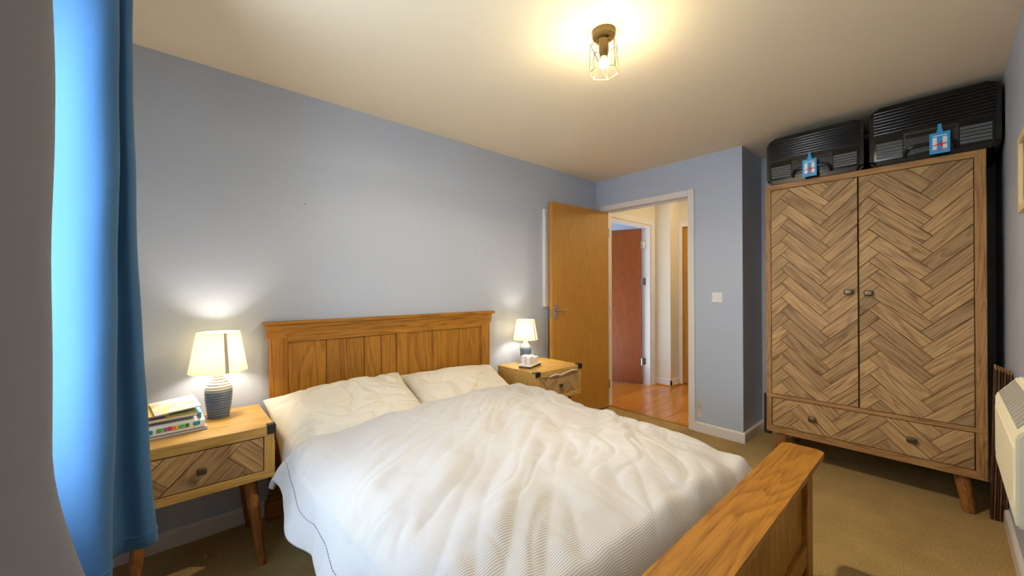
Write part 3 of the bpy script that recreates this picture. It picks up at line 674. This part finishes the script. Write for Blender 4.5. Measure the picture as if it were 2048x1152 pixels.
bm = bmesh.new(); prism(bm, [(ff-0.018, 0.541), (ff-0.016, 0.530), (ff-0.004, 0.512), (ff-0.002, 0.500), (fb, 0.500), (fb+0.01, 0.53), (fb+0.015, 0.541)], 'X', 0.328, 2.056); link('moulding', bm, bedoak['X'], ft)
bm = bmesh.new(); vs = []
for cx, cy, a0 in ((2.062, 0.369, -90), (2.062, 0.468, 0), (0.345, 0.468, 90), (0.345, 0.369, 180)):
    for k in range(6):
        t = radians(a0+k*18); vs.append((cx+0.026*cos(t), cy+0.026*sin(t)))
prism(bm, vs, 'Z', 0.540, 0.562); bmesh.ops.bevel(bm, geom=[e for e in bm.edges if abs(e.verts[0].co.z-e.verts[1].co.z) < 1e-5], offset=0.005, segments=2, affect='EDGES')
link('cap', bm, bedoak['X'], ft, smooth='auto')
bm = bmesh.new(); bx(bm, 0.475, 1.895, 0.47, 2.455, 0.215, 0.47, 0.05, 4); o = link('mattress', bm, M['sheet'], None, smooth='auto'); tag(o, 'white mattress lying in the oak bed frame under the duvet', 'mattress')

# ------------------------------------------------------------------ duvet
def nz(x, y, z=0.0): return noise.noise(Vector((x, y, z)))
def smooth(a, b, x):
    t = max(0.0, min(1.0, (x-a)/(b-a))); return t*t*(3-2*t)
DY0, DY1 = 0.475, 1.945       # foot, head
def duvet(s, t):
    """s 0..1 across the bed (window side to door side), t 0..1 foot to head"""
    y = DY0+(DY1-DY0)*t+0.11*smooth(0.45, 0.95, s)*smooth(0.6, 1.0, t)
    d = (s-0.5)*2*1.075; c = 1.165; hw = 0.66; rad = 0.165
    # plan: flat over the mattress, rounded over the edge, then hanging
    sg = 1 if d > 0 else -1
    if sg < 0: d *= (0.895+0.075*smooth(1.95, 1.45, y)+0.03*smooth(1.3, 0.8, y))/1.075
    ad = abs(d)
    if ad < hw: x, z, th = ad, 0.0, 0.0
    else:
        q = (ad-hw)/rad; amax = radians(70) if sg < 0 else radians(80)
        th = min(q, amax); x = hw+rad*sin(th); z = -rad*(1-cos(th))
        if q > amax: e = (q-amax)*rad; x += e*cos(amax); z -= e*sin(amax)
    k = 1.0-0.12*smooth(0.3, 0.0, t)*(ad/1.05)  # a little narrower at the foot
    X = c+sg*x*(1.0 if sg > 0 else (1.0-0.03*smooth(0.9, 0.3, t))); Z = 0.592+z
    top = smooth(1.0, 0.45, ad/1.0)
    Z += top*(0.052*exp(-((X-1.25)/0.5)**2-((y-1.72)/0.42)**2)+0.028*exp(-((X-1.0)/0.6)**2-((y-1.0)/0.5)**2))
    Z -= 0.05*smooth(1.35, 1.95, X)*smooth(2.2, 1.2, y)
    # diagonal wrinkles running to the window-side foot corner
    a = radians(38); u_ = X*cos(a)+y*sin(a); v_ = -X*sin(a)+y*cos(a)
    wr = nz(u_*1.3, v_*7.0+nz(X*2, y*2)*1.2, 1.3)*0.020+abs(nz(u_*2.0+4, v_*11.0, 4.1))*0.018+nz(X*14, y*14, 2.0)*0.003+nz(X*5, y*5, 7)*0.011
    wc = abs(nz(u_*2.6+1.2*nz(X*2, y*2, 2), v_*9+1.5*nz(X*3, y*3, 6), 11)); wr += (-0.013*max(0, 0.2-wc)/0.2)*(0.3+0.7*exp(-((X-1.55)/0.45)**2-((y-1.15)/0.4)**2))
    a2 = radians(-25); u2 = X*cos(a2)+y*sin(a2); v2 = -X*sin(a2)+y*cos(a2)
    wr += abs(nz(u2*3.5, v2*12, 9.0))*0.012*smooth(0.9, 1.6, X)*smooth(0.7, 1.1, y)
    # gathers by the footboard
    g = smooth(0.38, 0.05, t)
    wr += g*(0.017*nz(X*9, y*1.8, 5)+0.006*abs(nz(X*17, y*2.5, 8)))
    wr *= 0.35+0.65*top if th > 0.9 else 1.0
    Z -= 0.16*smooth(0.09, 0.0, t)**1.3+0.03*smooth(0.25, 0.05, t)
    # rounded end lying on the pillows
    Z -= 0.05*smooth(0.965, 1.0, t)**2
    P = Vector((X, y, Z)); N = Vector((sg*sin(th), 0, cos(th)))
    P += N*wr
    # hanging side: soft vertical folds, wavy hem
    if ad > hw+0.12:
        hng = smooth(hw+0.12, 1.0, ad); P.x += sg*hng*0.022*sin(y*17+2*nz(y*3, 1, 1)); P.z += hng*0.018*nz(y*5, 2.0, 3.0)
        if sg < 0:
            P.x -= hng*0.02*smooth(1.5, 1.9, y)
    return P
NU, NV = 300, 260
ARC = [0.0]
for k in range(NV-1): ARC.append(ARC[-1]+sum((Vector((0, *duvet(q, (k+1)/(NV-1)).yz))-Vector((0, *duvet(q, k/(NV-1)).yz))).length for q in (0.3, 0.5, 0.7))/3)
bm = bmesh.new(); grid(bm, duvet, NU, NV, uvf=lambda s, t: (s*2.1, ARC[int(round(t*(NV-1)))]))
# under layer: a second skin below so that the edge has thickness
dv = link('duvet', bm, M['duvet'], None, smooth=True)
tag(dv, 'white duvet with fine grey ticking stripes crumpled over the bed', 'duvet')
sm = dv.modifiers.new('thick', 'SOLIDIFY'); sm.thickness = 0.022; sm.offset = -1
# stitched hem line along the window side and its loose under layer
bm = bmesh.new()
for k in range(0, 96):
    t0 = 0.02+k*0.01; a = duvet(0.045, t0)+Vector((-0.0012, 0, 0.001)); b = duvet(0.045, t0+0.0065)+Vector((-0.0012, 0, 0.001)); tube(bm, [a, b], 0.0011, 5)
st = link('hem_stitching', bm, plain('grey_thread', (120, 122, 134), 0.8), dv); st['kind'] = 'stuff'
bm = bmesh.new()
def under(s, t):
    p = duvet(0.03, t); return p+Vector((0.02+0.028*s+0.006*sin(t*60), 0, 0.01-0.062*s+0.010*nz(t*22, s, 4)))
grid(bm, under, 6, 200); o = link('under_hem', bm, M['pillow'], dv, smooth=True)

# ------------------------------------------------------------------ pillows
def pillow(cx, cy, cz, W, Hh, T, rx, ry, rz, seed, label):
    o_ = Vector((cx, cy, cz)); rot = (Matrix.Rotation(rz, 3, 'Z') @ Matrix.Rotation(rx, 3, 'X') @ Matrix.Rotation(ry, 3, 'Y'))
    bm = bmesh.new(); uvl = bm.loops.layers.uv.verify()
    n1_, n2_ = 90, 64
    def pt(i, j, side):
        a, b = i/(n1_-1)*2-1, j/(n2_-1)*2-1
        ed = (1-abs(a)**2.6)*(1-abs(b)**2.6); h = max(0, ed)**0.5
        pin = 1-0.07*(1-abs(b)**2)*abs(a)**3; pin2 = 1-0.09*(1-abs(a)**2)*abs(b)**3
        x, y = a*W/2*pin, b*Hh/2*pin2
        z = side*h*T/2*(1.0 if side > 0 else 0.45)
        rx1 = abs(nz(x*2.6+seed, y*9+2.5*nz(x*3, y*3, seed), 2)); rx2 = abs(nz(x*6+y*7+seed, (y-x*0.5)*13, 7))
        r_ = h*(0.016*nz(x*5+seed, y*9, side)+0.085*max(0, 0.22-rx1)*-1+0.06*max(0, 0.16-rx2)*-1+0.004*nz(x*22, y*22, seed)+0.008)
        r_ += h*0.010*sin(14*(x*0.6+y)+3*nz(x*4, y*4, seed+5))*max(0, nz(x*2, y*2, seed+1))*2
        z += side*r_
        p = rot @ Vector((x, y, z))+o_
        # sag over the mattress edge at the near corners
        if p.x < 0.52: p.z -= 0.85*(0.52-p.x)*smooth(2.42, 2.05, p.y)
        return p
    top = [[bm.verts.new(pt(i, j, 1)) for j in range(n2_)] for i in range(n1_)]
    bot = [[top[i][j] if i in (0, n1_-1) or j in (0, n2_-1) else bm.verts.new(pt(i, j, -1)) for j in range(n2_)] for i in range(n1_)]
    for i in range(n1_-1):
        for j in range(n2_-1):
            for sd, g_ in ((1, top), (-1, bot)):
                q = [(i, j), (i+1, j), (i+1, j+1), (i, j+1)]
                if sd < 0: q = q[::-1]
                f = bm.faces.new([g_[a][b] for a, b in q])
                for lp, (a, b) in zip(f.loops, q): lp[uvl].uv = (a/n1_*W, b/n2_*Hh)
    o = link('pillow', bm, M['pillow'], None, smooth=True); tag(o, label, 'pillow', 'pillows against the headboard'); return o
pillow(0.748, 2.165, 0.596, 0.765, 0.52, 0.17, radians(22), radians(-3), radians(1), 1.7, 'cream pillow on the left side of the bed, one corner drooping over the edge')
pillow(1.50, 2.215, 0.578, 0.76, 0.50, 0.15, radians(20), radians(1), radians(-6), 8.2, 'cream pillow on the right side of the bed next to the small lamp')

# ------------------------------------------------------------------ curtains
def curtain(name, path, z0, z1, mat, label, flare=0.0, hem_dx=0.0):
    pts = [Vector((a, b)) for a, b in path]
    # Catmull-Rom
    S = []
    for i in range(len(pts)-1):
        p0, p1, p2, p3 = pts[max(i-1, 0)], pts[i], pts[i+1], pts[min(i+2, len(pts)-1)]
        for k in range(10):
            t = k/10; S.append(0.5*((2*p1)+(-p0+p2)*t+(2*p0-5*p1+4*p2-p3)*t*t+(-p0+3*p1-3*p2+p3)*t**3))
    S.append(pts[-1]); n = len(S)
    cx = sum(p.x for p in S)/n; cy = sum(p.y for p in S)/n
    def P(s, t):
        k = s*(n-1); i = min(int(k), n-2); q = S[i].lerp(S[i+1], k-i); z = z0+(z1-z0)*t
        b = (1-t)**2.2 if flare < 0.08 else smooth(0.31, 0.05, t)
        fl = flare if flare > 0.08 else flare*(smooth(0.5, 0.85, s)-0.35*smooth(0.15, 0.5, s)*smooth(0.75, 0.5, s)); x = q.x+(q.x-XW)/0.27*fl*b+0.004*nz(q.x*9, z*4, 2); y_ = q.y+0.005*nz(q.y*8, z*3.5, 5)
        return Vector((x, y_, z))
    bm = bmesh.new(); grid(bm, P, n, 60); o = link(name, bm, mat, None, smooth=True)
    o.modifiers.new('thick', 'SOLIDIFY').thickness = 0.003
    tag(o, label, 'curtain'); 
    bm = bmesh.new(); grid(bm, lambda s, t: P(s, 0.022+0.0012*t)+Vector((0, 0, 0)), n, 2); h = link('hem_seam', bm, mat, o, smooth=True); h.modifiers.new('thick', 'SOLIDIFY').thickness = 0.0055; h.modifiers[0].offset = 0
    return o
curtain('curtain', [(-0.335, 1.745), (-0.29, 1.68), (-0.235, 1.615), (-0.185, 1.575), (-0.140, 1.568), (-0.112, 1.60), (-0.122, 1.66), (-0.150, 1.705), (-0.138, 1.745), (-0.105, 1.735), (-0.092, 1.765), (-0.11, 1.80), (-0.15, 1.83)], 0.42, 2.30, M['curtain'],
        'blue curtain hanging beside the left nightstand, its near fold lit by daylight', flare=0.06)
curtain('curtain', [(-0.345, 0.76), (-0.29, 0.74), (-0.235, 0.76), (-0.195, 0.82), (-0.158, 0.885), (-0.141, 0.93), (-0.148, 0.965), (-0.19, 0.97), (-0.23, 0.94)], 0.42, 2.30, M['curtain_shaded'],
        'blue curtain with its shade painted in as grey at the left edge of the picture', flare=0.10)
tubeo('curtain_pole', [(-0.25, 0.55, 2.33), (-0.25, 2.05, 2.33)], 0.012, M['chrome']); tag(bpy.data.objects['curtain_pole'], 'metal pole carrying the curtains above the window', 'curtain pole')

# ------------------------------------------------------------------ ceiling light
cl = root('ceiling_light', (1.465, 1.02, 2.42), 'wire cage ceiling light with a bare glowing bulb', 'light')
bm = bmesh.new(); lathe(bm, [(0.052, 0), (0.052, -0.012), (0.050, -0.024), (0.046, -0.028), (0.012, -0.029)], (0, 0, 0), 40); link('ceiling_rose', bm, plain('antique_brass', (120, 100, 60), 0.35, 0.7), cl, True, smooth='auto')
bm = bmesh.new(); lathe(bm, [(0.022, -0.028), (0.022, -0.085), (0.019, -0.10), (0.015, -0.115)], (0, 0, 0), 24); link('bulb_holder', bm, bpy.data.materials['antique_brass'], cl, True, smooth='auto')
bm = bmesh.new(); bmesh.ops.create_uvsphere(bm, u_segments=24, v_segments=16, radius=0.024, matrix=Matrix.Translation((0, 0, -0.142))); link('bulb', bm, M['bulb'], cl, True, smooth=True)
bm = bmesh.new(); zt_, zb_ = -0.062, -0.185; a_ = 0.066; A0 = radians(20)
T_ = [Vector((a_*0.92*cos(A0+k*pi/3), a_*0.92*sin(A0+k*pi/3), zt_)) for k in range(6)]; B_ = [Vector((a_*1.0*cos(A0+k*pi/3), a_*1.0*sin(A0+k*pi/3), zb_)) for k in range(6)]
for k in range(6):
    k2 = (k+1) % 6
    for p, q in ((T_[k], T_[k2]), (B_[k], B_[k2]), (T_[k], B_[k])): tube(bm, [p, q], 0.0014, 6)
    if k % 2 == 0: tube(bm, [T_[k], B_[k2]], 0.0011, 6); tube(bm, [B_[k], T_[k2]], 0.0011, 6)
tube(bm, [T_[0], Vector((0, 0, -0.055))], 0.0014, 6); tube(bm, [T_[2], Vector((0, 0, -0.055))], 0.0014, 6); tube(bm, [T_[4], Vector((0, 0, -0.055))], 0.0014, 6)
link('wire_cage', bm, bpy.data.materials['antique_brass'], cl, True)
bpy.data.objects['bulb'].visible_shadow = True

# ------------------------------------------------------------------ switch, wall scar, framed board, picture
sw = root('light_switch', (XE, 1.287, 1.18), 'white square light switch on the blue wall right of the doorway', 'switch')
box('switch_plate', XE-0.008, XE, 1.244, 1.330, 1.137, 1.223, M['white'], sw, 0.003)
box('rocker', XE-0.013, XE-0.008, 1.277, 1.297, 1.162, 1.198, M['white'], sw, 0.002)
for yy in (1.257, 1.317): box('screw', XE-0.0095, XE-0.008, yy-0.003, yy+0.003, 1.177, 1.183, M['chrome'], sw)
bm = bmesh.new(); random.seed(3); pts = []
for i in range(14):
    a = 2*pi*i/14; rr = random.uniform(0.75, 1.15); pts.append((1.440+0.023*cos(a)*rr, 0.205+0.09*sin(a)*rr))
prism(bm, pts, 'X', XE-0.0012, XE); o = link('plaster_patch', bm, plain('bare_plaster', (205, 190, 170), 0.9, bump=0.5, bscale=120, vary=0.2))
tag(o, 'small peeled patch of bare plaster low on the wall beside the door frame', 'wall patch')
fbd = root('wall_panel', (2.80, YW, 1.55), 'white framed panel on the wall partly hidden by the open door', 'panel')
bm = bmesh.new(); bx(bm, 2.63, 2.655, YW-0.03, YW, 1.09, 2.015, 0.003); bx(bm, 3.0, 3.025, YW-0.03, YW, 1.09, 2.015, 0.003); bx(bm, 2.655, 3.0, YW-0.03, YW, 1.09, 1.115, 0.003); bx(bm, 2.655, 3.0, YW-0.03, YW, 1.99, 2.015, 0.003)
link('frame', bm, M['trim'], fbd); box('board', 2.65, 3.005, YW-0.018, YW-0.002, 1.11, 1.995, M['white'], fbd)
pc = root('picture', (2.3, YR, 1.7), 'pale wood framed picture on the wall above the heater', 'picture')
bm = bmesh.new(); x0, x1, z0, z1 = 1.95, 2.64, 1.565, 1.875; yf = YR+0.016
bx(bm, x0, x1, YR, yf, z0, z0+0.03, 0.002); bx(bm, x0, x1, YR, yf, z1-0.03, z1, 0.002); bx(bm, x0, x0+0.03, YR, yf, z0+0.03, z1-0.03, 0.002); bx(bm, x1-0.05, x1, YR, yf, z0+0.03, z1-0.03, 0.002)
link('frame', bm, plain('pale_wood', (226, 204, 160), 0.5), pc); box('print', x0+0.02, x1-0.04, YR, YR+0.006, z0+0.02, z1-0.02, plain('olive_print', (150, 140, 90), 0.6, bscale=80, vary=0.5), pc)
for (x, z, k) in ((0.60, 1.77, 0), (1.86, 1.55, 0), (1.955, 1.54, 0)):
    bm = bmesh.new(); lathe(bm, [(0.003, 0), (0.002, 0.002)], (0, 0, 0), 8); bmesh.ops.rotate(bm, verts=bm.verts[:], cent=(0, 0, 0), matrix=Matrix.Rotation(radians(90), 3, 'X')); bmesh.ops.translate(bm, verts=bm.verts[:], vec=(x, YW, z))
    o = link('wall_plug', bm, M['gap']); tag(o, {0.60: 'tiny dark screw hole high on the wall above the left lamp', 1.86: 'tiny dark screw hole in the wall above the headboard, left of two', 1.955: 'tiny dark screw hole in the wall above the headboard, right of two'}[x], 'screw hole')

# ------------------------------------------------------------------ heater on the right wall
ht = root('panel_heater', (1.62, YR, 0.73), 'cream wall mounted panel heater with sloping grille beside the wardrobe', 'heater')
Y0, YFt = YR+0.004, -0.100
bm = bmesh.new(); prism(bm, [(Y0, 0.735), (YFt, 0.735), (YFt, 0.932), (-0.142, 0.992), (-0.195, 0.992), (Y0, 0.985)], 'X', 1.375, 1.895); bmesh.ops.bevel(bm, geom=bm.edges[:], offset=0.004, segments=2, affect='EDGES'); link('case', bm, M['heater'], ht, smooth='auto')
box('front_panel', 1.40, 1.87, YFt-0.003, YFt+0.002, 0.765, 0.905, M['heater'], ht, 0.0015)
for k in range(14):
    x = 1.42+k*0.033
    dirv = Vector((0, -0.042, 0.060)).normalized(); nn = Vector((0, 0.060, 0.042)).normalized()
    bm = bmesh.new(); c0 = Vector((x, -0.1065, 0.9415)); vs = []
    for du in (0, 0.026):
        for dv_ in (0, 0.052):
            for dn in (0.0005, 0.002): vs.append(bm.verts.new(c0+Vector((du, 0, 0))+dirv*dv_+nn*dn))
    for f in [(0, 1, 3, 2), (4, 6, 7, 5), (0, 4, 5, 1), (2, 3, 7, 6), (0, 2, 6, 4), (1, 5, 7, 3)]: bm.faces.new([vs[i] for i in f])
    link('grille_slot', bm, M['grille'], ht)
# ------------------------------------------------------------------ folded dark slats between the wardrobe and the wall
ar = root('folded_airer', (3.3, -0.185, 0), 'bundle of folded dark wooden slats leaning between the wardrobe and the right wall', 'clothes airer')
dk = plain('dark_stained_wood', (70, 44, 30), 0.5, vary=0.3, bscale=200); dk2 = plain('mid_brown_wood', (120, 82, 52), 0.5, vary=0.3, bscale=200); pl = plain('raw_wood_edge', (170, 130, 80), 0.6)
for k in range(6):
    yk = -0.1575-k*0.0097; top = 0.86-0.006*k
    bm = bmesh.new(); prism(bm, [(3.33, 0.0), (2.985+0.01*k, top), (3.06+0.01*k, top+0.01), (3.40, 0.0)], 'Y', yk-0.0066, yk)
    s_ = link('slat', bm, dk if k % 2 == 0 else dk2, ar)
    bm = bmesh.new(); prism(bm, [(2.985+0.01*k, top), (2.98+0.01*k, top+0.006), (3.06+0.01*k, top+0.016), (3.06+0.01*k, top+0.01)], 'Y', yk-0.0066, yk); link('slat_end', bm, pl, s_)
